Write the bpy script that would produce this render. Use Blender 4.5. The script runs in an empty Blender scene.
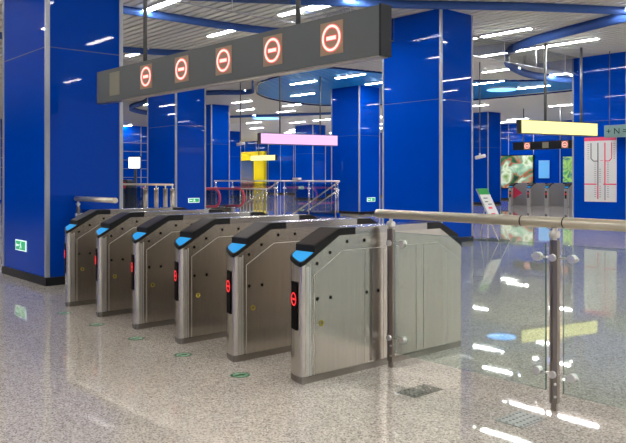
import bpy, bmesh, math, random
from mathutils import Vector, Matrix
random.seed(7)
S = bpy.context.scene
C = S.collection

# ------------------------------------------------------------------ camera
cd = bpy.data.cameras.new('camera')
cam = bpy.data.objects.new('camera', cd); C.objects.link(cam)
cam.location = (0, 0, 1.4)
cam.rotation_euler = (math.pi/2, 0, math.atan2(.7541, .6568))
cd.sensor_width = 36; cd.lens = 36*723/626
cd.shift_y = (179-221.5)/626
cd.clip_end = 300
S.camera = cam

# ------------------------------------------------------------------ world, exposure
w = bpy.data.worlds.new('world'); S.world = w; w.use_nodes = True
bg = w.node_tree.nodes['Background']
bg.inputs[0].default_value = (.93, .96, 1, 1); bg.inputs[1].default_value = 0.38
S.view_settings.view_transform = 'Standard'; S.view_settings.look = 'None'
S.view_settings.gamma = 1; S.view_settings.use_curve_mapping = False
S.view_settings.exposure = 0.68
LAMP = 50.0
try:
    S.cycles.max_bounces = 10; S.cycles.transparent_max_bounces = 16
    S.cycles.sample_clamp_indirect = 15
    S.cycles.caustics_reflective = False; S.cycles.caustics_refractive = False
except Exception: pass

# ------------------------------------------------------------------ materials
def srgb(r, g, b):
    f = lambda c: (c/255/12.92) if c/255 <= .04045 else ((c/255+.055)/1.055)**2.4
    return (f(r), f(g), f(b), 1)
def mat(name, col, rough=.5, metal=0, spec=.5, coat=0, noise=0, nscale=20, emis=None, es=0, stretch=None, bump=0):
    m = bpy.data.materials.new(name); m.use_nodes = True
    nt = m.node_tree; b = nt.nodes['Principled BSDF']
    b.inputs['Base Color'].default_value = col
    b.inputs['Roughness'].default_value = rough
    b.inputs['Metallic'].default_value = metal
    b.inputs['Specular IOR Level'].default_value = spec
    b.inputs['Coat Weight'].default_value = coat
    b.inputs['Coat Roughness'].default_value = .03
    if emis:
        b.inputs['Emission Color'].default_value = emis; b.inputs['Emission Strength'].default_value = es
    if noise or bump:
        tc = nt.nodes.new('ShaderNodeTexCoord'); mp = nt.nodes.new('ShaderNodeMapping')
        mp.inputs['Scale'].default_value = stretch or (1, 1, 1)
        n = nt.nodes.new('ShaderNodeTexNoise'); n.inputs['Scale'].default_value = nscale; n.inputs['Detail'].default_value = 3
        nt.links.new(tc.outputs['Object'], mp.inputs[0]); nt.links.new(mp.outputs[0], n.inputs['Vector'])
        if noise:
            r = nt.nodes.new('ShaderNodeValToRGB')
            r.color_ramp.elements[0].position = .3; r.color_ramp.elements[1].position = .7
            r.color_ramp.elements[0].color = tuple(c*(1-noise) for c in col[:3])+(1,)
            r.color_ramp.elements[1].color = tuple(min(1, c*(1+noise)) for c in col[:3])+(1,)
            nt.links.new(n.outputs['Fac'], r.inputs[0]); nt.links.new(r.outputs[0], b.inputs['Base Color'])
        if bump:
            bp = nt.nodes.new('ShaderNodeBump'); bp.inputs['Strength'].default_value = bump; bp.inputs['Distance'].default_value = .01
            nt.links.new(n.outputs['Fac'], bp.inputs['Height']); nt.links.new(bp.outputs[0], b.inputs['Normal'])
    return m
def glass(name, tint, alpha):
    # thin sheet: mostly see-through with a mirror-like sheen
    m = bpy.data.materials.new(name); m.use_nodes = True; nt = m.node_tree; nt.nodes.clear()
    o = nt.nodes.new('ShaderNodeOutputMaterial'); t = nt.nodes.new('ShaderNodeBsdfTransparent'); g = nt.nodes.new('ShaderNodeBsdfGlossy')
    t.inputs[0].default_value = tint; g.inputs['Roughness'].default_value = .02
    f = nt.nodes.new('ShaderNodeFresnel'); f.inputs[0].default_value = 1.45
    mu = nt.nodes.new('ShaderNodeMath'); mu.operation = 'MULTIPLY_ADD'; mu.inputs[1].default_value = .6; mu.inputs[2].default_value = alpha
    mx = nt.nodes.new('ShaderNodeMixShader')
    nt.links.new(f.outputs[0], mu.inputs[0]); nt.links.new(mu.outputs[0], mx.inputs[0])
    nt.links.new(t.outputs[0], mx.inputs[1]); nt.links.new(g.outputs[0], mx.inputs[2]); nt.links.new(mx.outputs[0], o.inputs[0])
    return m
def terrazzo():
    m = bpy.data.materials.new('terrazzo'); m.use_nodes = True; nt = m.node_tree; b = nt.nodes['Principled BSDF']
    tc = nt.nodes.new('ShaderNodeTexCoord')
    v = nt.nodes.new('ShaderNodeTexVoronoi'); v.inputs['Scale'].default_value = 110
    v2 = nt.nodes.new('ShaderNodeTexVoronoi'); v2.inputs['Scale'].default_value = 170
    n = nt.nodes.new('ShaderNodeTexNoise'); n.inputs['Scale'].default_value = .35
    for q in (v, v2, n): nt.links.new(tc.outputs['Object'], q.inputs['Vector'])
    s1 = nt.nodes.new('ShaderNodeSeparateColor'); s2 = nt.nodes.new('ShaderNodeSeparateColor')
    nt.links.new(v.outputs['Color'], s1.inputs[0]); nt.links.new(v2.outputs['Color'], s2.inputs[0])
    r = nt.nodes.new('ShaderNodeValToRGB'); r.color_ramp.interpolation = 'CONSTANT'
    els = [(0, (.30, .27, .24)), (.12, (.46, .42, .375)), (.36, (.60, .55, .50)), (.70, (.68, .635, .585)), (.92, (.78, .74, .69))]
    e = r.color_ramp.elements
    e[0].position = 0; e[0].color = els[0][1]+(1,); e[1].position = els[1][0]; e[1].color = els[1][1]+(1,)
    for p, c in els[2:]:
        k = e.new(p); k.color = c+(1,)
    r2 = nt.nodes.new('ShaderNodeValToRGB')
    r2.color_ramp.elements[0].color = (.84, .82, .80, 1); r2.color_ramp.elements[1].color = (1.12, 1.10, 1.08, 1)
    nt.links.new(s1.outputs[0], r.inputs[0]); nt.links.new(s2.outputs[0], r2.inputs[0])
    mx = nt.nodes.new('ShaderNodeMix'); mx.data_type = 'RGBA'; mx.blend_type = 'MULTIPLY'; mx.inputs[0].default_value = 1
    nt.links.new(r.outputs[0], mx.inputs[6]); nt.links.new(r2.outputs[0], mx.inputs[7])
    nt.links.new(mx.outputs[2], b.inputs['Base Color'])
    b.inputs['Roughness'].default_value = .025; b.inputs['Specular IOR Level'].default_value = .5
    return m
M = dict(
    blue=mat('blue_glass_panel', srgb(0, 68, 184), .02, spec=.15, noise=.05, nscale=.6),
    navy=mat('navy_panel', srgb(10, 40, 120), .2),
    strip=mat('aluminium_strip', srgb(170, 175, 185), .35, metal=.3),
    black=mat('black_plinth', srgb(22, 22, 26), .3),
    steel=mat('brushed_steel', srgb(216, 209, 199), .25, metal=1, noise=.08, nscale=60, stretch=(1, 1, .03)),
    steel_top=mat('satin_steel', srgb(200, 195, 190), .22, metal=1),
    bright=mat('bright_steel', srgb(232, 230, 226), .3, metal=.85),
    tube=mat('tube_steel', srgb(226, 217, 196), .35, metal=.8),
    post=mat('post_steel', srgb(158, 150, 140), .3, metal=1),
    dark=mat('dark_slot', srgb(12, 11, 11), .8, spec=.1),
    cap=mat('black_cap', srgb(16, 16, 18), .45, spec=.3),
    capslope=mat('smoked_cap', srgb(50, 42, 40), .4, spec=.3),
    screen=mat('cyan_screen', srgb(40, 140, 200), .15, emis=srgb(45, 150, 215), es=.45),
    base=mat('plinth_steel', srgb(160, 154, 146), .35, metal=1),
    seam=mat('pale_seam', srgb(225, 220, 212), .5, metal=.2),
    red=mat('red_led', (1, .05, .06, 1), .4, emis=(1, .01, .02, 1), es=.55),
    halo=mat('red_halo', srgb(225, 70, 60), .5, emis=(1, .06, .05, 1), es=.45),
    led=mat('pink_led', (.7, .5, .45, 1), .4, emis=(1, .50, .44, 1), es=.9),
    tan=mat('tan_panel', srgb(165, 138, 112), .5, emis=srgb(172, 130, 100), es=.03),
    tan_off=mat('unlit_panel', srgb(140, 136, 116), .5),
    gantry=mat('gantry_grey', srgb(94, 98, 97), .45, metal=.2),
    gantry_end=mat('gantry_end', srgb(26, 29, 35), .5, spec=.2),
    brass=mat('brass_lock', srgb(190, 170, 60), .3, metal=.6),
    rubyflap=mat('red_flap', srgb(190, 40, 70), .3),
    slat=mat('ceiling_slat', srgb(216, 216, 208), .45, metal=0),
    slatblue=mat('ceiling_slat_blue', srgb(0, 150, 235), .4),
    plenum=mat('plenum', srgb(95, 96, 95), .8),
    palewall=mat('pale_wall_panel', srgb(205, 206, 204), .4),
    smooth=mat('smooth_ceiling', srgb(232, 234, 232), .6),
    ribbon=mat('ribbon_blue', srgb(62, 96, 165), .6, spec=.2),
    lamp=mat('lamp_tube', (1, 1, 1, 1), .5, emis=(1, .985, .95, 1), es=LAMP),
    lampblue=mat('blue_lamp', (.4, .7, 1, 1), .5, emis=(.12, .42, 1, 1), es=2),
    white=mat('white_metal', srgb(225, 226, 228), .4),
    rod=mat('dark_rod', srgb(105, 107, 108), .4, metal=.5),
    yellow=mat('yellow_sign', srgb(205, 198, 120), .4, emis=srgb(255, 248, 165), es=.6),
    pink=mat('lilac_sign', srgb(170, 130, 185), .4, emis=srgb(240, 190, 246), es=.62),
    signbox=mat('sign_box', srgb(42, 48, 40), .4),
    yellowp=mat('yellow_paint', srgb(255, 232, 20), .45),
    exitg=mat('exit_green', srgb(20, 150, 105), .4, emis=srgb(30, 190, 130), es=.35),
    exitw=mat('exit_white', srgb(225, 240, 230), .4, emis=srgb(225, 250, 235), es=.5),
    paper=mat('paper', srgb(226, 228, 230), .5),
    pinkink=mat('pink_ink', srgb(240, 90, 130), .5),
    greyink=mat('grey_ink', srgb(110, 112, 118), .5),
    greenink=mat('green_ink', srgb(30, 150, 70), .5),
    pinkrail=mat('pink_handrail', srgb(215, 70, 100), .35),
    palegreen=mat('pale_green_board', srgb(120, 150, 150), .3),
    stickerg=mat('sticker_green', srgb(0, 85, 50), .4),
    stickerw=mat('sticker_white', srgb(140, 185, 150), .4),
    grate=mat('cover_steel', srgb(120, 120, 116), .35, metal=.7),
    cover2=mat('worn_cover_steel', srgb(150, 152, 145), .3, metal=.35),
    gclear=glass('railing_glass', (.88, .94, .92, 1), .012),
    lit_gate=mat('lightened_gate_steel', srgb(172, 170, 166), .4, metal=.35),
    gedge=mat('glass_edge', srgb(70, 105, 95), .2),
    gclear2=glass('barrier_glass', (.93, .95, .95, 1), .02),
    lightpanel=mat('lit_blue', srgb(90, 165, 225), .4, emis=srgb(110, 185, 245), es=.25),
    screenw=mat('lit_white', (1, 1, 1, 1), .4, emis=(.85, .95, 1, 1), es=1.4),
    terrazzo=terrazzo(),
)
def picture(name, cols, scale, es):
    m = bpy.data.materials.new(name); m.use_nodes = True; nt = m.node_tree; b = nt.nodes['Principled BSDF']
    tc = nt.nodes.new('ShaderNodeTexCoord'); n = nt.nodes.new('ShaderNodeTexNoise'); n.inputs['Scale'].default_value = scale
    n.inputs['Detail'].default_value = 2; n.inputs['Distortion'].default_value = .6
    r = nt.nodes.new('ShaderNodeValToRGB'); e = r.color_ramp.elements
    e[0].position = cols[0][0]; e[0].color = srgb(*cols[0][1]); e[1].position = cols[1][0]; e[1].color = srgb(*cols[1][1])
    for p, c in cols[2:]: e.new(p).color = srgb(*c)
    nt.links.new(tc.outputs['Object'], n.inputs['Vector']); nt.links.new(n.outputs['Fac'], r.inputs[0])
    nt.links.new(r.outputs[0], b.inputs['Base Color']); nt.links.new(r.outputs[0], b.inputs['Emission Color'])
    b.inputs['Emission Strength'].default_value = es; return m
M['ad'] = picture('floral_ad', [(.32, (0, 50, 40)), (.41, (25, 105, 60)), (.46, (170, 80, 60)), (.51, (110, 165, 135)), (.60, (205, 215, 195)), (.70, (90, 140, 30))], 1.0, .3)
M['sky_img'] = picture('dusk_sky', [(.30, (60, 85, 130)), (.5, (95, 110, 150)), (.65, (170, 130, 125))], .3, .05)
M['shore'] = mat('shore_print', srgb(150, 105, 100), .5)
nt_ = M['sky_img'].node_tree; tc_ = nt_.nodes.new('ShaderNodeTexCoord'); sx_ = nt_.nodes.new('ShaderNodeSeparateXYZ'); mr_ = nt_.nodes.new('ShaderNodeMapRange')
mr_.inputs[1].default_value = .3; mr_.inputs[2].default_value = 3.1; mr_.inputs[3].default_value = .75; mr_.inputs[4].default_value = .25
rp_ = [n for n in nt_.nodes if n.bl_idname == 'ShaderNodeValToRGB'][0]
nt_.links.new(tc_.outputs['Object'], sx_.inputs[0]); nt_.links.new(sx_.outputs[2], mr_.inputs[0]); nt_.links.new(mr_.outputs[0], rp_.inputs[0])
M['greenad'] = picture('green_ad', [(.35, (60, 150, 90)), (.5, (160, 205, 110)), (.62, (50, 120, 110))], 2.2, .25)

# ------------------------------------------------------------------ mesh helpers
class MB:
    def __init__(s): s.bm = bmesh.new()
    def box(s, a, b, bev=0):
        x0, y0, z0 = a; x1, y1, z1 = b
        v = [s.bm.verts.new(p) for p in ((x0,y0,z0),(x1,y0,z0),(x1,y1,z0),(x0,y1,z0),(x0,y0,z1),(x1,y0,z1),(x1,y1,z1),(x0,y1,z1))]
        fs = [s.bm.faces.new([v[i] for i in f]) for f in ((3,2,1,0),(4,5,6,7),(0,1,5,4),(1,2,6,5),(2,3,7,6),(3,0,4,7))]
        if bev:
            es = list({e for f in fs for e in f.edges})
            bmesh.ops.bevel(s.bm, geom=es, offset=bev, segments=2, affect='EDGES', profile=.6)
        return s
    def loft(s, lo, hi):
        # ring lo -> ring hi, both lists of points, closed prism
        n = len(lo); a = [s.bm.verts.new(p) for p in lo]; b = [s.bm.verts.new(p) for p in hi]
        for i in range(n):
            s.bm.faces.new((a[i], a[(i+1) % n], b[(i+1) % n], b[i]))
        s.bm.faces.new(a[::-1]); s.bm.faces.new(b); return s
    def prism(s, pts, o, u, v, d):
        o, u, v, d = map(Vector, (o, u, v, d))
        lo = [o+u*p[0]+v*p[1] for p in pts]
        return s.loft(lo, [q+d for q in lo])
    def tube(s, pts, r, n=12, closed=False):
        pts = [Vector(p) for p in pts]; rings = []; m = len(pts)
        prev = None
        for i, p in enumerate(pts):
            if closed: t = (pts[(i+1) % m]-pts[i-1])
            else: t = pts[min(i+1, m-1)]-pts[max(i-1, 0)]
            t.normalize()
            if prev is None:
                up = Vector((0,0,1)) if abs(t.z) < .9 else Vector((1,0,0)); a = t.cross(up).normalized()
            else: a = (prev-t*prev.dot(t)).normalized()
            prev = a; b = t.cross(a)
            rings.append([s.bm.verts.new(p+(a*math.cos(k*2*math.pi/n)+b*math.sin(k*2*math.pi/n))*r) for k in range(n)])
        rng = m if closed else m-1
        for i in range(rng):
            A, B = rings[i], rings[(i+1) % m]
            for k in range(n): 
                f = s.bm.faces.new((A[k], A[(k+1) % n], B[(k+1) % n], B[k])); f.smooth = True
        if not closed:
            s.bm.faces.new(rings[0]); s.bm.faces.new(rings[-1][::-1])
        return s
    def build(s, name, m, parent=None, loc=None):
        bmesh.ops.recalc_face_normals(s.bm, faces=s.bm.faces)
        me = bpy.data.meshes.new(name); s.bm.to_mesh(me); s.bm.free()
        me.materials.append(M[m] if isinstance(m, str) else m)
        o = bpy.data.objects.new(name, me); C.objects.link(o)
        if parent is not None: o.parent = parent
        if loc: o.location = loc
        return o
def disc(c, axis, r, t, n=24, r0=0):
    mb = MB(); c = Vector(c); a = Vector(axis).normalized()
    u = a.cross(Vector((0,0,1)) if abs(a.z) < .9 else Vector((1,0,0))).normalized(); v = a.cross(u)
    if r0 == 0:
        lo = [c+(u*math.cos(k*2*math.pi/n)+v*math.sin(k*2*math.pi/n))*r for k in range(n)]
        mb.loft(lo, [p+a*t for p in lo])
    else:
        R = []
        for rr, h in ((r0,0),(r,0),(r,t),(r0,t)):
            R.append([mb.bm.verts.new(c+(u*math.cos(k*2*math.pi/n)+v*math.sin(k*2*math.pi/n))*rr+a*h) for k in range(n)])
        for j in range(4):
            A, B = R[j], R[(j+1) % 4]
            for k in range(n): mb.bm.faces.new((A[k], A[(k+1) % n], B[(k+1) % n], B[k]))
    return mb
def tag(o, label=None, cat=None, group=None, kind=None):
    if label: o['label'] = label
    if cat: o['category'] = cat
    if group: o['group'] = group
    if kind: o['kind'] = kind
    return o
def empty(name, loc=(0,0,0), rz=0, label=None, cat=None, group=None):
    o = bpy.data.objects.new(name, None); C.objects.link(o); o.location = loc; o.rotation_euler = (0,0,rz)
    o.empty_display_size = .1
    return tag(o, label, cat, group)
def copy_tree(o, parent=None):
    c = o.copy(); C.objects.link(c)
    if parent is not None: c.parent = parent
    for ch in [x for x in bpy.data.objects if x.parent == o]: copy_tree(ch, c)
    return c
def struct(o): o['kind'] = 'structure'; return o

# ------------------------------------------------------------------ the setting
CZ = 5.1
X0, X1, Y0, Y1 = -88, 14, -12, 42
struct(MB().box((X0, Y0, -.2), (X1, Y1, 0)).build('floor', 'terrazzo'))
def wall(name, a, b, jn, axis, mm='blue'):
    o = struct(MB().box(a, b).build(name, mm))
    m = MB()
    if axis == 0:
        x = a[0]+.95
        while x < b[0]:
            m.box((x, a[1]-.012, .12), (x+.05, a[1]+.02, 5.2)) if jn < 0 else m.box((x, b[1]-.02, .12), (x+.05, b[1]+.012, 5.2))
            x += 1.9
    else:
        y = a[1]+1
        while y < b[1]:
            m.box((b[0]-.02, y, .12), (b[0]+.012, y+.05, 5.2)) if jn > 0 else m.box((a[0]-.012, y, .12), (a[0]+.02, y+.05, 5.2))
            y += 1.9
    m.build('panel_joint', 'strip', o)
    return o
wall('wall_back', (X0, Y1, 0), (X1, Y1+.2, 5.5), -1, 0)
wall('wall_front', (X0, Y0-.2, 0), (X1, Y0, 5.5), 1, 0)
wall('wall_left', (X0-.2, Y0, 0), (X0, Y1, 5.5), 1, 1)
#wall('wall_right', (X1, Y0, 0), (X1+.2, Y1, 5.5), -1, 1, 'palewall')
wall('wall_partition', (-46.4, 8, 0), (-46.2, 26, 5.1), 1, 1)
for z in (.9,1.5,2.1,2.7,3.3,3.9): struct(MB().box((-46.2, 8, z), (-46.18, 26, z+.03)).build('trim_1', 'strip'))
struct(MB().box((X0, Y1-.03, 0), (X1, Y1, .12)).build('baseboard_back', 'black'))
# ceiling: open linear slats under a plenum, a blue free-form field, plain ceiling beyond
blob = [(-23.4,17.4),(-22.2,16.6),(-20.6,16.1),(-18.8,15.75),(-17.7,15.9),(-17.4,17.2),(-17.2,18.7),(-16.4,22.3),(-14,25),(-14.6,27.6),(-20.2,27.6),(-24.6,26),(-26.7,24.2),(-26.9,22.4),(-26.3,20.4),(-25.1,18.7)]
def span(y):
    xs = []
    for i in range(len(blob)):
        (xa, ya), (xb, yb) = blob[i], blob[(i+1) % len(blob)]
        if (ya > y) != (yb > y): xs.append(xa+(y-ya)*(xb-xa)/(yb-ya))
    return sorted(xs)
gs, bs = MB(), MB()
y = Y0+.1; P = .24
while y < 27.6:
    sp = span(y+.08)
    if len(sp) >= 2:
        gs.box((-60, y, CZ), (sp[0], y+.165, CZ+.05)); gs.box((sp[-1], y, CZ), (X1, y+.165, CZ+.05))
        bs.box((sp[0], y, CZ), (sp[-1], y+.165, CZ+.05))
    else: gs.box((-60, y, CZ), (X1, y+.165, CZ+.05))
    y += P
ceil = struct(MB().box((X0, Y0, CZ+.3), (X1, 27.8, CZ+.4)).build('ceiling', 'plenum'))
gs.build('slat_field', 'slat', ceil)
bs.build('blue_slat_field', 'slatblue', ceil)
MB().box((X0, 27.7, CZ), (X1, Y1, CZ+.3)).build('plain_panel', 'smooth', ceil)
MB().box((X0, Y0, CZ), (-60, 27.7, CZ+.3)).build('plain_panel', 'smooth', ceil)

def ribbon(pts, z0, z1, t=.05, closed=False, label=None, m='ribbon'):
    # smooth the plan curve with Catmull-Rom, extrude as a hanging fascia
    P_ = [Vector((p[0], p[1], 0)) for p in pts]; out = []
    n = len(P_)
    for i in range(n if closed else n-1):
        p0 = P_[i-1] if (closed or i > 0) else P_[0]; p1 = P_[i]; p2 = P_[(i+1) % n]
        p3 = P_[(i+2) % n] if (closed or i+2 < n) else P_[-1]
        for k in range(6):
            s = k/6
            out.append(.5*((2*p1)+(p2-p0)*s+(2*p0-5*p1+4*p2-p3)*s*s+(3*p1-p0-3*p2+p3)*s**3))
    if not closed: out.append(P_[-1])
    m_ = MB(); N = len(out); L = []
    for i, p in enumerate(out):
        d = (out[(i+1) % N]-out[i-1]) if closed else (out[min(i+1, N-1)]-out[max(i-1, 0)])
        d.normalize(); nn = Vector((-d.y, d.x, 0))*t/2
        L.append([m_.bm.verts.new(q) for q in (p+nn+Vector((0,0,z0)), p-nn+Vector((0,0,z0)), p-nn+Vector((0,0,z1)), p+nn+Vector((0,0,z1)))])
    for i in range(N if closed else N-1):
        A, B = L[i], L[(i+1) % N]
        for k in range(4): m_.bm.faces.new((A[k], A[(k+1) % 4], B[(k+1) % 4], B[k])).smooth = k in (1, 3)
    if not closed: m_.bm.faces.new(L[0]); m_.bm.faces.new(L[-1][::-1])
    o = m_.build('ceiling_fascia', m)
    return tag(o, label, 'ceiling fascia', 'curved blue bands under the ceiling')
ribbon([(-14.6,1),(-14.4,4.5),(-14.28,7.5),(-14.25,9),(-14.15,10),(-13.9,11.0),(-13.2,12.2)], CZ-.17, CZ-.005, label='blue ceiling band passing above the left half of the hanging barrier gantry')
ribbon([(-18.9,6),(-18.7,9.2),(-18.05,10.85),(-17,12)], CZ-.17, CZ-.005, label='short blue ceiling band near the left end of the hanging barrier gantry')
ribbon([(-13,6.5),(-11.6,8.8),(-10.09,11.17),(-8.6,13.2),(-7.26,15.4),(-5.5,19)], CZ-.17, CZ-.005, label='straight blue ceiling band across the top of the view above the central pillar')
ribbon([(-6.6,15.5),(-7.5,15.65),(-9.3,16.2),(-10.5,16.65),(-11.2,17.05),(-11.9,17.7),(-12.7,18.8),(-13.3,20.1),(-13.8,21.9),(-13.6,24),(-12.6,26)], CZ-.24, CZ-.005, label='hooked blue ceiling band between the central pillar and the far right pillar')
ribbon(blob, CZ-.06, CZ-.004, .04, True, label='thin dark rim around the round blue ceiling field', m='navy')
ribbon([(-29,15.6),(-25.7,16.5),(-24.7,17.4),(-24.1,17.6),(-23.5,17.3),(-22.5,16.5),(-21.1,15.5)], CZ-.2, CZ-.005, label='thin blue ceiling band left of the round blue ceiling field')
ribbon([(-28,15.2),(-30.6,16.2),(-32.2,16.5),(-33.6,17),(-34.6,17.9),(-35.3,18.9),(-35.6,20.5)], CZ-.25, CZ-.005, label='small looping blue band seen right of the left pillar')
ribbon([(-38,22.4),(-34.1,24.5),(-31.5,26),(-29.4,27)], CZ-.14, CZ-.005, label='faint blue ceiling line beyond the round blue ceiling field')

# ------------------------------------------------------------------ pillars
def pillar(x0, y0, x1, y1, label):
    e = empty('pillar', ((x0+x1)/2, (y0+y1)/2, 0), 0, label, 'pillar', 'blue pillars of the hall')
    hx, hy = (x1-x0)/2, (y1-y0)/2; z1 = CZ-.002
    MB().box((-hx+.012, -hy+.012, .11), (hx-.012, hy-.012, z1)).build('panel', 'blue', e)
    MB().box((-hx-.004, -hy-.004, 0), (hx+.004, hy+.004, .108)).build('plinth', 'black', e)
    for sx in (-1, 1):
        for sy in (-1, 1):
            a = (sx*hx, sy*hy); b = (sx*(hx-.055), sy*(hy-.055))
            MB().box((min(a[0],b[0]), min(a[1],b[1]), .11), (max(a[0],b[0]), max(a[1],b[1]), z1), .004).build('corner_strip', 'strip', e)
    j = MB(); zj = 3.13; t = .004
    j.box((-hx+.056, -hy+.008, zj), (hx-.056, -hy+.02, zj+.008)); j.box((-hx+.056, hy-.02, zj), (hx-.056, hy-.008, zj+.008))
    j.box((-hx+.008, -hy+.056, zj), (-hx+.02, hy-.056, zj+.008)); j.box((hx-.02, -hy+.056, zj), (hx-.008, hy-.056, zj+.008))
    j.build('panel_joint', 'greyink', e)
    return e
pillar(-11.12, 3.57, -9.41, 4.66, 'wide blue pillar filling the left edge of the view')
pillar(-11.70, 12.33, -9.95, 13.47, 'tall blue pillar in the centre behind the nearest gate machines')
pillar(-11.53, 20.6, -9.80, 21.75, 'blue pillar on the right edge carrying the route map')
pillar(-22.35, 11.95, -20.45, 13.1, 'blue pillar with two full faces behind the third gate machine')
pillar(-31.9, 19.65, -30.2, 20.75, 'narrow blue pillar seen just left of the stair opening')
pillar(-21.95, 20.1, -20.3, 21.3, 'blue pillar at the right end of the stair railing')
pillar(-47.9, 31.6, -46.2, 32.8, 'distant dark pillar beside the yellow portal')
pillar(-38.9, 32.2, -37.0, 33.4, 'distant blue pillar seen under the right end of the lilac sign')
pillar(-25.3, 33.3, -23.6, 34.5, 'distant blue pillar just right of the central pillar')

# ------------------------------------------------------------------ ceiling lights
def make_light():
    e = empty('ceiling_light', (0,0,0), 0, 'x', 'light', 'linear ceiling lights')
    MB().box((-.72, -.095, -.03), (.72, .095, .02)).build('frame', 'white', e)
    MB().box((-.70, -.075, -.038), (.70, .075, -.0302)).build('diffuser', 'lamp', e)
    return e
lp = None
vis = [(-13.6,7.6,'just above the left end of the hanging barrier gantry'),(-15.05,10.2,'over the middle of the hanging barrier gantry'),
 (-12.0,10.1,'above the second red symbol from the right'),(-10.9,10.25,'above the rightmost red symbol of the gantry'),
 (-19.2,10.0,'behind the left end of the hanging barrier gantry'),(-10.5,15.55,'just right of the central pillar top'),
 (-11.5,18.0,'crossed by the hooked blue ceiling band'),(-10.05,18.0,'left of the right pillar top'),
 (-14.2,20.75,'right of the central pillar, second row back'),(-16.4,23.1,'in front of the blue field right of the central pillar'),
 (-16.0,25.6,'inside the blue field right of the central pillar'),(-13.75,23.15,'under the tip of the hooked blue band'),
 (-12.6,23.7,'beside the upper left corner of the right pillar'),(-25.1,17.6,'left of the blue field, nearest of its row'),
 (-28.2,20.05,'left of the blue field, second of its row'),(-31.3,22.5,'left of the blue field, third of its row'),
 (-27.7,22.8,'under the lower edge of the round blue field'),(-21.0,17.8,'inside the left of the round blue field'),
 (-24.0,20.3,'lower left inside the round blue field'),(-30.6,24.7,'beyond the round blue field, small'),
 (-34.2,24.8,'far beyond the pillars, near the glowing blue disc'),(-18.6,17.95,'inside the right of the round blue field'),
 (-19.1,20.0,'just left of the central pillar, in the blue field'),(-7.0,15.35,'at the right edge of the view'),
 (-41.2,34.2,'far away above the lilac sign'),(-25.2,38.6,'far away right of the central pillar'),(-32.3,17.2,'seen in the slot right of the left pillar'),
 (-42,31.2,'far away left of the lilac sign'),(-33.5,29.9,'far away above the right end of the lilac sign'),(-29,33,'far away beyond the blue field'),(-22,30,'far away on the plain ceiling')]
for x, y, t in vis:
    if lp is None: o = lp = make_light()
    else: o = copy_tree(lp)
    o.location = (x, y, CZ-.005); o['label'] = 'white linear ceiling light '+t
# unseen lamps, added over the out-of-view hall to brighten it
def in_view(x, y):
    Z = -.7541*x+.6568*y
    if Z < 14.4: return False
    u = 313+723*(.6568*x+.7541*y)/Z
    return -25 < u < 650
for i in range(19):
    for j in range(10):
        x, y = -62+j*7.5+(i % 2)*3.75, -10+i*2.62
        if x > -10 and y > 2: x = 12.5-(12.5-x)*.72
        if x > 12.5 or in_view(x, y) or (x < -24 and y < 3): continue
        if any(abs(x-px_) < 1.7 and abs(y-py_) < .9 for px_, py_ in [(-10.3,4.1),(-10.8,12.9),(-10.7,21.2)]): continue
        o = copy_tree(lp); o.location = (x, y, CZ-.005)
        o['label'] = 'unseen linear fill light added outside the view'; o['group'] = 'fill lights added outside the view'
for (x, y) in [(-36,30),(-44,36),(-50,34),(-56,38),(-30,38),(-20,37),(-36,38),(-42,39),(-49,28),(-52,40),(-60,40),(-39,24.5),(-46,23),(-52,20),(-60,25),(-68,33),(-47,38.5),(-33,35),(-64,39),(-58,39),(-54.5,37.5),(-57,35),(-63,31),(-54,30),(-58,27),(-44,27.5),(-50,17),(-40,15),(-35,39.5),(-27,40),(-19,33),(-18,35),(-30,31),(-40,35),(-38,28)]:  # extra lamps added to brighten the far end of the hall
    o = copy_tree(lp); o.location = (x, y, CZ-.005)
    o['label'] = 'white linear ceiling light added to brighten the far hall'; o['group'] = 'ceiling lights added to brighten the far hall'
for (x, y, r, t) in [(-34.6,26.4,.85,'glowing blue disc light on the far ceiling left of the lilac sign rods'),(-17.2,25.2,.62,'glowing blue disc light in the blue field right of the central pillar')]:
    o = empty('disc_light', (x, y, CZ-.06), 0, t, 'light', 'glowing blue disc lights')
    disc((0,0,0), (0,0,1), r, .055, 32).build('housing', 'white', o)
    disc((0,0,-.012), (0,0,1), r*.93, .011, 32).build('diffuser', 'lampblue', o)

# smoke barriers: clear sheets hanging from the ceiling
for (ya, yb, t) in [(4.7, 12.3, 'clear smoke curtain hanging from the ceiling above the barrier gantry'), (13.55, 20.55, 'clear smoke curtain hanging from the ceiling between the central and right pillars')]:
    e = empty('smoke_curtain', (-11.3, ya, 4.55), 0, t, 'glass curtain', 'hanging smoke curtains'); L = yb-ya
    MB().box((-.006, 0, .03), (.006, L, .545)).build('glass_sheet', 'gclear2', e)
    MB().tube([(0,0,0.012),(0,L,0.012)], .012, 8).build('bottom_rail', 'strip', e)
    y = 1.55
    while y < L:
        MB().tube([(.025,y,0.03),(.025,y,.545)], .009, 8).build('hanger', 'white', e); y += 1.55

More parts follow.
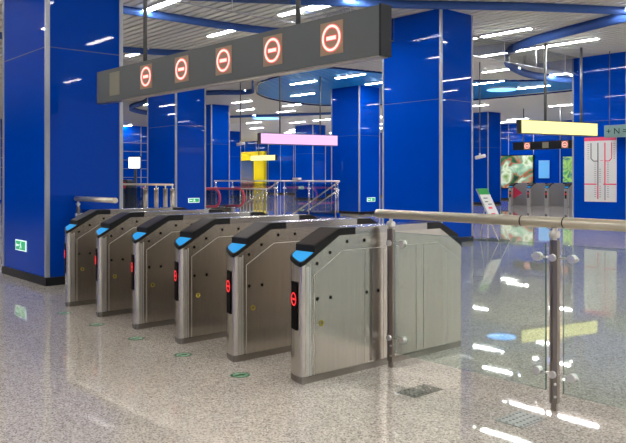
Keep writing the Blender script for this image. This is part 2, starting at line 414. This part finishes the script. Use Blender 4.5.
# ------------------------------------------------------------------ ticket gate machines
LEN = 1.82
def plan(ins=0):
    # nose slanted: leading corner on the right (+x) side, the far end is the same turned by half
    h = .1-ins; a = [(h,.030+ins),(h-.008,.008+ins),(h-.022,.0+ins),(0,.020+ins),(-.06,.042+ins),(-h+.012,.056+ins),(-h,.078+ins)]
    return a+[(-x, LEN-y) for x, y in a]
def ztop(y, off=0):
    y = min(y, LEN-y)
    return (.800+y*.572 if y < .35 else 1.0)+off
def zup(y):
    y = min(y, LEN-y)
    return (.885+(y)*.472 if y < .35 else 1.05)
def clip(poly, ya, yb):
    def cut(p, f):
        out = []
        for i in range(len(p)):
            a, b = p[i], p[(i+1) % len(p)]; fa, fb = f(a), f(b)
            if fa >= 0: out.append(a)
            if (fa >= 0) != (fb >= 0):
                t = fa/(fa-fb); out.append((a[0]+(b[0]-a[0])*t, a[1]+(b[1]-a[1])*t))
        return out
    return cut(cut(poly, lambda p: p[1]-ya), lambda p: yb-p[1])
def solid(mb, poly, ya, yb, f0, f1):
    # slab of the plan between ya and yb with bottom f0(y) and top f1(y); poly split so slopes stay planar
    p = clip(poly, ya, yb)
    mb.loft([(x, y, f0(y)) for x, y in p], [(x, y, f1(y)) for x, y in p])
def make_gate(label):
    e = empty('ticket_gate', (0,0,0), 0, label, 'ticket gate', 'row of ticket gate machines')
    m = MB()
    for a, b in ((0,.35),(.35,LEN-.35),(LEN-.35,LEN)):
        solid(m, plan(), a, b, lambda y: .048, ztop)
    bmesh.ops.remove_doubles(m.bm, verts=m.bm.verts, dist=1e-5)
    m.build('body', 'steel', e)
    m = MB(); p = plan(.001); m.loft([(x,y,0) for x,y in p], [(x,y,.0435) for x,y in p]); m.build('base', 'base', e)
    m = MB(); p = plan(.006); m.loft([(x,y,.0436) for x,y in p], [(x,y,.0478) for x,y in p]); m.build('base_gap', 'dark', e)
    m = MB(); solid(m, plan(.002), .505, LEN-.505, lambda y: 1.0, lambda y: 1.05); m.build('top_cover', 'steel_top', e)
    for end in (0, 1):
        Y = (lambda y: y) if end == 0 else (lambda y: LEN-y)
        g = (lambda a, b: (a, b)) if end == 0 else (lambda a, b: (LEN-b, LEN-a))
        m = MB()                                   # black edge layer
        solid(m, plan(-.003), *g(0,.35), lambda y: ztop(y), lambda y: ztop(y)+.028)
        solid(m, plan(-.003), *g(.35,.505), lambda y: 1.0, lambda y: 1.028)
        cp = m.build('reader_cap', 'cap', e)
        m = MB()                                   # raised block behind the display
        solid(m, plan(-.003), *g(.115,.35), lambda y: ztop(y)+.0282, lambda y: zup(y))
        solid(m, plan(-.003), *g(.35,.505), lambda y: 1.0282, lambda y: 1.05)
        m.build('raised_block', 'cap', cp)
        m = MB(); solid(m, plan(.012), *g(.122,.345), lambda y: zup(y)+.0003, lambda y: zup(y)+.002)
        m.build('smoked_window', 'capslope', cp)
        m = MB(); solid(m, plan(.009), *g(.0,.11), lambda y: ztop(y)+.0284, lambda y: ztop(y)+.031)
        m.build('display', 'screen', cp)
    sgn = {0: 1, 1: -1}
    prof = [(.112,.05),(.112,.735),(.38,.888),(LEN-.38,.888),(LEN-.112,.735),(LEN-.112,.05)]
    prof2 = [(.1095,.049),(.1095,.7362),(.3792,.8915),(LEN-.3792,.8915),(LEN-.1095,.7362),(LEN-.1095,.049)]
    for s in (1, -1):
        MB().prism(prof2, (s*.1,0,0), (0,1,0), (0,0,1), (s*.0015,0,0)).build('panel_trim', 'seam', e)
        pn = MB().prism(prof, (s*.1016,0,0), (0,1,0), (0,0,1), (s*.003,0,0)).build('side_panel', 'steel', e)
        yy = (lambda y: y) if s == 1 else (lambda y: LEN-y)
        for (a, b) in [(.598,.952),(.424,.952),(.258,.884),(.367,.899)][:3]:
            disc((s*.1, yy(a), b), (s,0,0), .0125, .002, 12).build('sensor_hole', 'dark', e)
        disc((s*.1, yy(.136), .815), (s,0,0), .0125, .002, 12).build('sensor_hole', 'dark', e)
        for (a, b) in [(.136,.571),(.26,.569),(.62,.569),(.74,.569)]:
            disc((s*.1046, yy(a), b), (s,0,0), .0125, .002, 12).build('sensor_hole', 'dark', e)
        lk = disc((s*.1046, yy(.172), .40), (s,0,0), .021, .004, 20, .012).build('lock', 'brass', e)
        for ya, wd in ((.60,.004),(.665,.03),(.80,.004),(1.17,.004),(1.26,.004)):
            if wd > .01: MB().box((min(s*.1047,s*.1060), yy(ya)-wd/2, .06), (max(s*.1047,s*.1060), yy(ya)+wd/2, .885)).build('reflection_strip', 'post', e)  # darker upright strip imitating a reflection on the side panel
            else: MB().box((min(s*.1047,s*.1056), yy(ya)-wd/2, .06), (max(s*.1047,s*.1056), yy(ya)+wd/2, .885)).build('seam_line', 'post', e)
    # bright vertical profile on the leading corner and the indicator on the slanted face
    for end in (0, 1):
        R = Matrix.Rotation(math.pi*end, 4, 'Z'); T = Matrix.Translation((0, LEN if end else 0, 0)) @ R
        q = MB(); q.box((.1,.038,.05), (.1035,.066,.80)); q.box((.1,.072,.05), (.1025,.082,.81))
        q.bm.transform(T); q.build('edge_profile', 'bright', e)
        # slanted face runs from (.065,0) to (-.088,.088)
        a = Vector((.065,.0035,0)); b = Vector((-.085,.0535,0)); d = (b-a).normalized(); n = Vector((-abs(d.y), -abs(d.x), 0))
        a2 = a+d*.022+n*.006; 
        q = MB(); q.prism([(0,.36),(.10,.36),(.10,.69),(0,.69)], a2, d, (0,0,1), n*.004); q.bm.transform(T); pl = q.build('indicator_panel', 'dark', e)
        c = a2+d*.05+n*.0045+Vector((0,0,.57))
        q = disc(c, n, .046, .003, 28, .037); q.prism([(-.022,-.006),(.022,-.006),(.022,.006),(-.022,.006)], c, d, (0,0,1), n*.003)
        q.bm.transform(T); q.build('no_entry_light', 'red', pl)
    return e
GATES = [(-3.852,'nearest ticket gate machine, standing beside the glass railing'),(-4.649,'second nearest ticket gate machine, its no-entry light glowing red'),
 (-5.445,'ticket gate machine third from the glass railing'),(-6.242,'ticket gate machine fourth from the glass railing, third from the far left end'),
 (-7.038,'ticket gate machine next to the far left end one'),(-7.835,'far left ticket gate machine, beside the wide left pillar')]
gate0 = make_gate(GATES[0][1])
far_y = 33.5
def flaps(root):
    # wedge-shaped barrier leaf reaching into the passage
    out = []
    for s in (1,):
        out.append(MB().prism([(0,.30),(.42,.56),(.42,.60),(0,.90)], (s*.108, .10, 0), (s,0,0), (0,0,1), (0,.02,0)).build('barrier_flap', 'rubyflap', root))
far0 = None
for i, (x, lab) in enumerate(GATES):
    o = gate0 if i == 0 else copy_tree(gate0)
    o.location = (x, 3.168, 0); o['label'] = lab
FG = [(-22.35,'half hidden gate at the left end of the distant row'),(-21.25,'distant ticket gate machine below the left red symbol'),(-20.2,'distant ticket gate machine in the middle of the far row'),(-19.1,'distant ticket gate machine next to the right pillar')]
for i, (x, lab) in enumerate(FG):
    if far0 is None:
        o = far0 = copy_tree(gate0)
        for ch in [q for q in bpy.data.objects if q.parent == far0 and q.name.split('.')[0] in ('sensor_hole','lock','seam_line','panel_trim','reflection_strip')]: bpy.data.objects.remove(ch)
        for ch in [q for q in bpy.data.objects if q.parent == far0 and q.name.split('.')[0] in ('body','side_panel','top_cover','base')]:
            ch.data = ch.data.copy(); ch.data.materials[0] = M['lit_gate']  # paler steel copy: far gates get their brightness from the colour
    else: o = copy_tree(far0)
    o.location = (x, far_y, 0); o['label'] = lab; o['group'] = 'distant ticket gates'; o.scale = (1.25, 1.1, 1.13)
flaps(far0)

# ------------------------------------------------------------------ barrier gantries
def symbol(e, x, z, face_y, s=1.0):
    bk = MB().box((x-.135*s, face_y-.006, z-.135*s), (x+.135*s, face_y-.0005, z+.135*s), .002).build('symbol_panel', 'tan', e)
    disc((x, face_y-.0065, z), (0,-1,0), .116*s, .002, 40, .080*s).build('ring_glow', 'halo', bk)  # red glow around lit ring and bar, modelled as wider emissive shapes
    disc((x, face_y-.009, z), (0,-1,0), .109*s, .003, 40, .088*s).build('lit_ring', 'led', bk)
    MB().box((x-.062*s, face_y-.0085, z-.022*s), (x+.062*s, face_y-.0065, z+.022*s)).build('bar_glow', 'halo', bk)
    MB().box((x-.056*s, face_y-.012, z-.016*s), (x+.056*s, face_y-.0085, z+.016*s)).build('lit_bar', 'led', bk)
ang = math.atan2(.11, 4.78)
g = empty('barrier_gantry', (-8.66, 3.93, 2.355), ang, 'long grey overhead gantry with five lit no-entry symbols', 'overhead sign')
GL = 4.80; GH = .39
MB().box((0, 0, 0), (GL, .11, GH), .004).build('housing', 'gantry', g)
MB().box((GL+.0005, -.004, -.006), (GL+.02, .118, GH+.006)).build('end_cap', 'gantry_end', g)
MB().box((.005, .005, -.012), (GL-.005, .105, -.0005)).build('underside', 'post', g)
for t in (1.241, 1.986, 2.748, 3.506, 4.274): symbol(g, t, .205, 0)
MB().box((.354, -.005, .06), (.611, -.0005, .34)).build('blank_panel', 'tan_off', g)
for t in (1.116, 3.789): MB().tube([(t,.055,GH+.001),(t,.055,CZ-2.355-.003)], .022, 12).build('rod', 'rod', g)
g2 = empty('barrier_gantry', (-21.97, 33.2, 2.92), 0, 'distant dark gantry with red no-entry symbols over the far gates', 'overhead sign')
MB().box((0,0,0), (4.4,.16,.42), .004).build('housing', 'gantry_end', g2)
for t in (.86, 3.0): symbol(g2, t, .21, 0, 1.35)
MB().box((1.75,-.005,.06), (2.1,-.0005,.36)).build('blank_panel', 'tan_off', g2)
for t in (.6, 2.7): MB().tube([(t,.08,.421),(t,.08,CZ-2.92-.003)], .03, 8).build('rod', 'rod', g2)

# ------------------------------------------------------------------ hanging light-box signs
def lightbox(p0, p1, z0, z1, m, label, rods, th=.22, rr=.03):
    d = Vector((p1[0]-p0[0], p1[1]-p0[1], 0)); L = d.length; a = math.atan2(d.y, d.x)
    e = empty('hanging_sign', (p0[0], p0[1], z0), a, label, 'hanging sign'); h = z1-z0
    # local +x along the sign; viewer is on the -y side when it runs away to the right
    MB().box((0,-th/2,0), (L,th/2,h), .006).build('housing', 'signbox', e)
    for s in (-1, 1):
        MB().box((.03, min(s*th/2, s*(th/2+.006)), .02), (L-.03, max(s*th/2, s*(th/2+.006)), h-.02)).build('lit_face', m, e)
    for t in rods: MB().tube([(t*L,0,h+.001),(t*L,0,CZ-z0-.003)], rr, 10).build('rod', 'rod', e)
lightbox((-10.95,16.82), (-10.26,19.64), 2.61, 2.99, 'yellow', 'hanging sign with a blank glowing yellow face, left of the right pillar', (.33,.80), th=.16, rr=.038)
lightbox((-19.97,14.92), (-19.36,18.0), 2.60, 2.99, 'pink', 'hanging sign with a blank glowing lilac face over the stair opening', (.26,.78), rr=.025)
lightbox((-55.5,40.6), (-51.7,40.6), 3.1, 3.6, 'yellow', 'small distant yellow hanging sign in front of the yellow portal', (.3,.7))

# small ceiling cameras on long rods
for (x, y, z, t) in [(-13.78,19.0,2.1,'small white camera on a thin ceiling rod right of the central pillar'),(-22.3,15.8,2.72,'small camera on a thin ceiling rod left of the lilac sign')]:
    e = empty('hanging_camera', (x, y, z), 0, t, 'camera', 'ceiling hung cameras')
    MB().tube([(0,0,.12),(0,0,CZ-z-.003)], .018, 8).build('rod', 'rod', e)
    m = MB(); m.tube([(-.08,-.12,-.03),(.1,.14,.04)], .055, 12); m.build('camera_body', 'white', e)
    MB().tube([(0,0,.02),(0,0,.119)], .03, 8).build('bracket', 'white', e)

# ------------------------------------------------------------------ glass railings beside the gates
def spider(mb, y, z, x0, s):
    mb.tube([(x0,y,z),(x0+s*.105,y,z)], .007, 8)
    c = disc((x0+s*.105, y-.020, z), (0,1,0), .026, .040, 20)
    me = bpy.data.meshes.new('t'); c.bm.to_mesh(me); mb.bm.from_mesh(me); bpy.data.meshes.remove(me); c.bm.free()
    mb.tube([(x0+s*.105,y,z),(x0+s*.145,y,z)], .010, 8)
def rail_post(e, x, sides, y=0):
    p = empty('post', (x, y, 0)); p.parent = e
    MB().box((-.026,-.016,.045), (-.012,.016,1.03), .002).build('bar', 'post', p)
    MB().box((-.004,-.016,.05), (.026,.016,1.03), .002).build('bar', 'post', p)
    MB().box((-.018,-.012,0), (.018,.012,.06), .002).build('foot', 'post', p)
    m = MB(); m.tube([(0,0,1.031),(0,0,1.105)], .014, 12)
    m.tube([(-.026,0,1.065),(.026,0,1.065)], .022, 14); m.build('rail_joint', 'bright', p)
    for z in (.925, .222):
        m = MB(); m.tube([(0,-.034,z),(0,.034,z)], .022, 14)
        for s in sides: spider(m, -.0, z, s*.01, s)
        m.build('glass_clamp', 'bright', p)
    m = MB()
    for z in (.09,.165): m.tube([(.015,-.024,z),(.015,.024,z)], .008, 8)
    m.build('bolt', 'bright', p)
r = empty('glass_railing', (0, 3.97, 0), 0, 'glass railing with steel tube handrail right of the nearest gate machine', 'railing')
MB().tube([(-3.815,0,1.138),(.9,0,1.138)], .033, 20).build('handrail', 'tube', r)
for x in (-2.56,-2.27,-.95): MB().tube([(x-.0035,0,1.138),(x+.0035,0,1.138)], .0337, 20).build('rail_sleeve', 'dark', r)
rail_post(r, -3.675, (1,)); rail_post(r, -2.335, (-1, 1)); rail_post(r, -.95, (-1, 1)); rail_post(r, .45, (-1,))
for a, b in ((-3.63,-2.395),(-2.275,-1.01),(-.89,.40)):
    gp = MB().box((a,-.0065,.115), (b,.0065,1.005)).build('glass_panel', 'gclear', r)
    MB().box((a-.003,-.0065,.115), (a-.0002,.0065,1.005)).build('polished_edge', 'gedge', gp); MB().box((b+.0002,-.0065,.115), (b+.003,.0065,1.005)).build('polished_edge', 'gedge', gp)
    MB().box((a,-.005,1.0052), (b,.005,1.007)).build('polished_edge', 'gedge', gp)
r = empty('glass_railing', (0, 3.97, 0), 0, 'short glass railing with steel handrail between left pillar and gates', 'railing')
MB().tube([(-9.39,0,1.138),(-8.22,0,1.138)], .033, 20).build('handrail', 'tube', r)
rail_post(r, -9.33, (1,))
MB().box((-9.27,-.0065,.115), (-8.22,.0065,1.005)).build('glass_panel', 'gclear', r)

# ------------------------------------------------------------------ floor stickers and covers
lab = ['nearest the glass railing','second from the glass railing','in the middle of the five','second from the left end','farthest left beside the wide pillar']
for k, x in enumerate((-4.235,-5.02,-5.81,-6.61,-7.41)):
    e = empty('floor_sticker', (x, 3.0, 0), 0, 'round green floor sticker before a gate passage, '+lab[k], 'floor sticker', 'green arrow stickers on the floor')
    disc((0,0,0), (0,0,1), .072, .0008, 32).build('disc', 'stickerg', e)
    disc((0,0,.0009), (0,0,1), .054, .0005, 32).build('pale_centre', 'stickerw', e)
    MB().prism([(-.012,-.04),(.012,-.04),(.012,.005),(.03,.005),(0,.045),(-.03,.005),(-.012,.005)], (0,0,.0015), (1,0,0), (0,1,0), (0,0,.0005)).build('arrow', 'stickerg', e)
for (xa, ya, xb, yb, t, mm) in [(-3.22,3.53,-3.06,3.81,'small studded metal floor cover nearer the gate machines','grate'),(-2.47,3.55,-2.29,3.80,'small shiny floor cover beside the free-standing railing post','cover2')]:
    e = empty('floor_cover', ((xa+xb)/2, (ya+yb)/2, 0), 0, t, 'floor cover', 'floor covers')
    hx, hy = (xb-xa)/2, (yb-ya)/2
    MB().box((-hx,-hy,0), (hx,hy,.003)).build('plate', mm, e)
    st = None
    for i in range(4):
        for j in range(7):
            cx, cy = -hx+.02+i*(2*hx-.04)/3, -hy+.02+j*(2*hy-.04)/6
            if st is None: st = q = disc((0,0,0), (0,0,1), .008, .0018, 12).build('stud', 'steel_top' if mm == 'grate' else 'grate', e)
            else: q = st.copy(); C.objects.link(q)
            q.location = (cx, cy, .0031)

# ------------------------------------------------------------------ exit signs on pillars
def exit_sign(loc, rz, label, s=1.0):
    e = empty('exit_sign', loc, rz, label, 'exit sign', 'green exit signs low on pillars')
    MB().box((-.21*s,-.012,-.075*s), (.21*s,0,.075*s), .003).build('frame', 'exitw', e)
    MB().box((-.19*s,-.014,-.06*s), (.19*s,-.0125,.06*s)).build('green_face', 'exitg', e)
    m = MB(); u = s
    m.prism([(-.03,-.045),(.0,-.045),(.02,-.01),(.04,-.04),(.055,-.035),(.03,.01),(.015,.03),(-.01,.025),(-.03,.0),(-.02,-.005),(-.005,.008),(.0,-.005)], (0,-.0145,0), (u,0,0), (0,0,u), (0,-.001,0))
    d = disc((.028*u,-.0145,.043*u), (0,-1,0), .011*u, .001, 12); me = bpy.data.meshes.new('t'); d.bm.to_mesh(me); m.bm.from_mesh(me); bpy.data.meshes.remove(me); d.bm.free()
    m.box((-.15*u,-.0155,-.012*u), (-.06*u,-.0145,.012*u)); m.prism([(-.17,0),(-.145,.03),(-.145,-.03)], (0,-.0145,0), (u,0,0), (0,0,u), (0,-.001,0))
    m.build('running_figure', 'exitw', e)
exit_sign((-10.345, 3.578, .468), 0, 'green running-man exit sign low on the wide left pillar')
exit_sign((-20.44, 12.62, .70), math.pi/2, 'green exit sign on the pillar behind the third gate machine', 1.0)
exit_sign((-20.29, 20.75, .58), math.pi/2, 'green exit sign low on the pillar at the stair railing', 1.1)
exit_sign((-38.2, 32.19, .8), 0, 'tiny distant exit sign seen through the stair railing', 1.3)

# ------------------------------------------------------------------ route map and pale reflection board by right pillar
e = empty('route_map', (-10.62, 20.607, 1.7), 0, 'white route map with pink header on the right pillar', 'map')
MB().box((-.50,-.02,-.98), (.50,0,.95), .004).build('board', 'paper', e)
MB().box((-.50,-.024,.84), (.50,-.0205,.95)).build('header', 'pinkink', e)
m = MB(); m.box((-.085,-.024,-.5), (-.05,-.0205,.78)); m.box((-.50,-.024,-.47), (-.14,-.0205,-.44))
m.prism([(-.085,.25),(-.2,.25),(-.27,.32),(-.27,.78),(-.30,.78),(-.30,.31),(-.21,.22),(-.085,.22)], (0,-.0205,0), (1,0,0), (0,0,1), (0,-.0035,0))
m.box((.14,-.024,-.93), (.165,-.0205,-.47)); m.build('grey_line', 'greyink', e)
m = MB(); m.box((.13,-.024,-.44), (.17,-.0205,.78)); m.box((-.5,-.0245,-.475), (-.11,-.0245+.0035,-.435)); m.box((.10,-.0245,-.475), (.5,-.021,-.435)); m.box((-.09,-.0243,-.9), (-.05,-.0206,-.5))
m.prism([(.17,.25),(.27,.25),(.34,.32),(.34,.78),(.37,.78),(.37,.31),(.29,.22),(.17,.22)], (0,-.0205,0), (1,0,0), (0,0,1), (0,-.0035,0))
m.box((0.0,-.024,.24), (.1,-.0205,.255)); m.build('pink_line', 'pinkink', e)
m = MB()
for k in range(26):
    z = .74-k*.063
    if abs(z+.455) < .05: continue
    for xx in ((-.40,-.34) if z > .25 else (-.18,-.12)), ((.41,.46) if z > .25 else (.21,.27)), (-.03,.03):
        if xx[0] == -.03 and z > .0: continue
        m.box((xx[0],-.0225,z), (xx[1],-.0205,z+.012))
m.build('station_names', 'greyink', e)
# solid board with marks, built in place of the yellow sign's likely reflection
e = empty('reflection_board', (-10.0, 20.25, 2.60), .12, 'pale green board standing in for a sign reflection above the route map', 'reflection board')
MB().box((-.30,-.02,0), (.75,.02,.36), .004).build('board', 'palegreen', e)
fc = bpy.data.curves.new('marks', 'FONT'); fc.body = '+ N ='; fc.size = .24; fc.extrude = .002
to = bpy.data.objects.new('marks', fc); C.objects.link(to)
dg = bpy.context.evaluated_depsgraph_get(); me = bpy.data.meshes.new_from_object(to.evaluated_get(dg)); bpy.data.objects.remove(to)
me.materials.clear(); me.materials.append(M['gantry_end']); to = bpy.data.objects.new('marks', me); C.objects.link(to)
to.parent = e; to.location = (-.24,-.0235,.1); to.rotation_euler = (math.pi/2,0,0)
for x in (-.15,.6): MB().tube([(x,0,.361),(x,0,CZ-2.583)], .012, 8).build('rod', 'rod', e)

# ------------------------------------------------------------------ tilted poster stand
e = empty('poster_stand', (-9.45, 13.95, 0), 0, 'slanted white poster stand with green header right of the central pillar', 'poster stand')
for s in (-1, 1): MB().tube([(0,s*.21,.012),(-.62,s*.21,1.17)], .011, 8).build('frame_rail', 'bright', e)
m = MB(); m.tube([(0,-.21,.012),(0,.21,.012)], .011, 8); m.tube([(-.65,-.25,.012),(-.65,.25,.012)], .011, 8)
for s in (-1, 1): m.tube([(0,s*.21,.012),(-.65,s*.25,.012)], .011, 8)
m.build('foot_frame', 'rod', e)
MB().tube([(-.65,0,.024),(-.50,0,.93)], .010, 8).build('rear_strut', 'bright', e)
def slope(t, o): return (-.62*t+o*.88, .012+1.158*t+o*.47)
m = MB()
def slab(m, ya, yb, t0, t1, o0, o1):
    (xa, za), (xb, zb), (xc, zc), (xd_, zd) = slope(t0,o0), slope(t1,o0), slope(t1,o1), slope(t0,o1)
    m.loft([(xa,ya,za),(xb,ya,zb),(xc,ya,zc),(xd_,ya,zd)], [(xa,yb,za),(xb,yb,zb),(xc,yb,zc),(xd_,yb,zd)])
slab(m, -.2, .2, .36, 1.0, .012, .022); bd = m.build('board', 'paper', e)
m = MB(); slab(m, -.2, .2, .88, 1.0, .0225, .0245); m.build('header', 'greenink', bd)
m = MB(); slab(m, -.08, .06, .60, .64, .0225, .0245); slab(m, -.08, .08, .50, .52, .0225, .0245); m.build('red_print', 'pinkink', bd)
m = MB(); slab(m, -.12, .04, .80, .82, .0225, .0245); slab(m, -.12, .0, .73, .75, .0225, .0245); slab(m, -.04, .1, .68, .70, .0225, .0245); m.build('grey_print', 'greyink', bd)

# ------------------------------------------------------------------ stair opening with steel railing
RY = 18.0
e = empty('stair_railing', (0, RY, 0), 0, 'stainless railing around the stair opening behind the gates', 'railing')
RH = 1.32
MB().tube([(-27.4,0,RH),(-19.2,0,RH)], .032, 10).build('top_rail', 'bright', e)
for x in (-27.3,-26.0,-23.0,-22.4,-20.9,-19.4):
    m = MB(); m.tube([(x,0,.0),(x,0,RH-.034)], .030, 10); m.build('post', 'steel', e)
    MB().tube([(x-.07,0,RH-.28),(x+.07,0,RH-.28)], .03, 8).build('clamp', 'bright', e)
for a, b in ((-25.9,-23.1),(-22.3,-21.0),(-20.8,-19.5)): MB().box((a,-.006,.1), (b,.006,RH-.1)).build('glass_panel', 'gclear2', e)
MB().box((-21.6,.05,.0), (-19.3,.12,.16)).build('kerb', 'blue', e)
MB().box((-21.7,-.16,RH+.033), (-21.35,.0,RH+.13)).build('notice_box', 'paper', e)
e = empty('stair_handrail', (0, RY+.25, 0), 0, 'pair of sloping steel handrails descending left from the pillar', 'handrail', 'sloping stair handrails')
for dz, nm in ((0,'rail'),(-.30,'rail')):
    MB().tube([(-19.5,0,1.30+dz),(-22.9,0,-.35+dz if dz == 0 else -.6)], .028, 10).build(nm, 'bright', e)
MB().tube([(-19.55,0,0),(-19.55,0,1.30)], .026, 8).build('post', 'steel', e)
e = empty('stair_handrail', (0, RY+.4, 0), 0, 'sloping steel handrail beside the upright bars', 'handrail', 'sloping stair handrails')
MB().tube([(-23.3,0,1.27),(-26.2,0,.1)], .028, 10).build('rail', 'bright', e)
MB().tube([(-23.35,0,0),(-23.35,0,1.25)], .026, 8).build('post', 'steel', e)
e = empty('bar_fence', (0, RY-.5, 0), 0, 'low fence of upright steel bars beside the pink escalator handrails', 'fence')
MB().tube([(-24.7,0,1.0),(-22.9,0,1.0)], .022, 8).build('top_rail', 'bright', e)
for k in range(9): MB().tube([(-24.7+k*.225,0,0),(-24.7+k*.225,0,.98)], .024, 8).build('upright_bar', 'steel', e)

# escalator landing with pink handrails
e = empty('escalator', (-22.55, 15.6, 0), 0, 'escalator end with two looping pink handrails behind the gates', 'escalator')
for s in (-1, 1):
    pts = [(-6,s*.55,1.02)] + [(-.33,s*.55,1.02)]
    for k in range(1, 9):
        a = math.pi/2-k*math.pi/8; pts.append((-.33+.33*math.cos(a), s*.55, .69+.33*math.sin(a)))
    pts += [(-.6,s*.55,.36),(-1.2,s*.55,.34)]
    MB().tube(pts, .042, 10).build('handrail', 'pinkrail', e)
    MB().box((-6,s*.55-.008,.34), (-.3,s*.55+.008,.975)).build('balustrade', 'gclear2', e)
    MB().box((-6,s*.55-.09,0), (-.7,s*.55+.09,.30), .01).build('skirt', 'steel', e)
MB().box((-6,-.44,0), (-.2,.44,.02)).build('landing_plate', 'grate', e)

# ------------------------------------------------------------------ steel post railing at the left, lit screen beyond
e = empty('post_railing', (0, 9.5, 0), 0, 'railing of stout steel posts standing behind the far left gates', 'railing')
for x in (-17.87,-17.26,-16.78,-16.42):
    MB().tube([(x,0,0),(x,0,1.10)], .055, 12).build('post', 'post', e)
    MB().tube([(x,0,1.101),(x,0,1.16)], .062, 12).build('post_cap', 'steel', e)
m = MB(); m.tube([(-19.3,0,1.25),(-16.4,0,1.25)], .028, 10); m.build('top_rail', 'tube', e)
for x in (-17.87,-17.26,-16.78,-16.42): MB().tube([(x,0,1.161),(x,0,1.222)], .018, 8).build('stem', 'bright', e)
MB().box((-19.2,-.006,.12), (-17.95,.006,1.15)).build('glass_panel', 'gclear', e)
e = empty('lit_display', (-27.6, 14.2, 1.75), .6, 'white glowing display seen in the slot right of the left pillar', 'display')
MB().box((-.28,-.03,.1), (.22,.03,.56), .01).build('screen', 'screenw', e)
MB().box((-.30,.031,.06), (.24,.09,.60), .01).build('housing', 'dark', e)
MB().box((-.05,0.0,-1.75), (.05,.08,.06)).build('stand', 'rod', e)
e = empty('ticket_machine', (-24.3, 12.1, 0), .6, 'dark machine with coloured front below the white glowing display', 'machine')
MB().box((-.32,-.2,0), (.2,.3,1.38), .05).build('body', 'signbox', e)
MB().box((-.26,-.21,1.05), (.14,-.2005,1.3)).build('panel', 'screenw', e).data.materials.clear()
bpy.data.objects[[o.name for o in bpy.data.objects if o.parent == e and o.name.startswith('panel')][0]].data.materials.append(M['rubyflap'])
MB().box((-.24,-.21,.2), (.12,-.2005,.9)).build('lower_door', 'grate', e)

# ------------------------------------------------------------------ far wall: portal, mural, adverts
e = empty('yellow_portal', (0, 41.9, 0), 0, 'bright yellow portal frame on the far wall', 'portal')
MB().box((-62.0,-.3,3.22), (-54.9,.05,4.05)).build('header', 'yellowp', e)
MB().box((-56.5,-.3,0), (-54.9,.05,3.219)).build('jamb', 'yellowp', e)
MB().box((-62.0,-.3,0), (-60.9,.05,3.219)).build('jamb', 'yellowp', e)
e = empty('wall_picture', (-58.8, 41.8, 0), 0, 'dusk picture of a bridge inside the yellow portal', 'picture')
MB().box((-2.0,-.05,.25), (1.95,.05,3.15)).build('print', 'sky_img', e)
m = MB(); m.box((-2,-.06,1.35), (1.9,-.0505,1.48)); m.prism([(-1.9,1.45),(.3,2.2),(1.9,1.55),(1.9,1.48),(.3,2.1),(-1.9,1.38)], (0,-.0505,0), (1,0,0), (0,0,1), (0,-.009,0)); m.box((.25,-.06,.9), (.38,-.0505,2.4)); m.build('bridge', 'greyink', e)
MB().box((-2,-.058,.25), (1.9,-.0505,1.0)).build('shore', M['shore'], e)
e = empty('lit_advert', (-27.4, 41.85, 0), 0, 'large lit floral advert above the distant gates', 'advert')
MB().box((-1.4,-.05,.8), (1.2,.05,2.95), .01).build('lit_face', 'ad', e)
MB().box((-1.45,.051,.75), (1.25,.1,3.0)).build('housing', 'dark', e)
e = empty('lit_advert', (-25.35, 41.9, 0), 0, 'small pale blue lit panel on the far wall', 'advert')
MB().box((-.42,-.04,1.45), (.32,.05,2.6), .01).build('lit_face', 'lightpanel', e)
e = empty('lit_advert', (-23.6, 41.9, 0), 0, 'narrow pale green lit panel beside the right pillar', 'advert')
MB().box((-.45,-.04,1.2), (.45,.05,2.8), .01).build('lit_face', 'greenad', e)
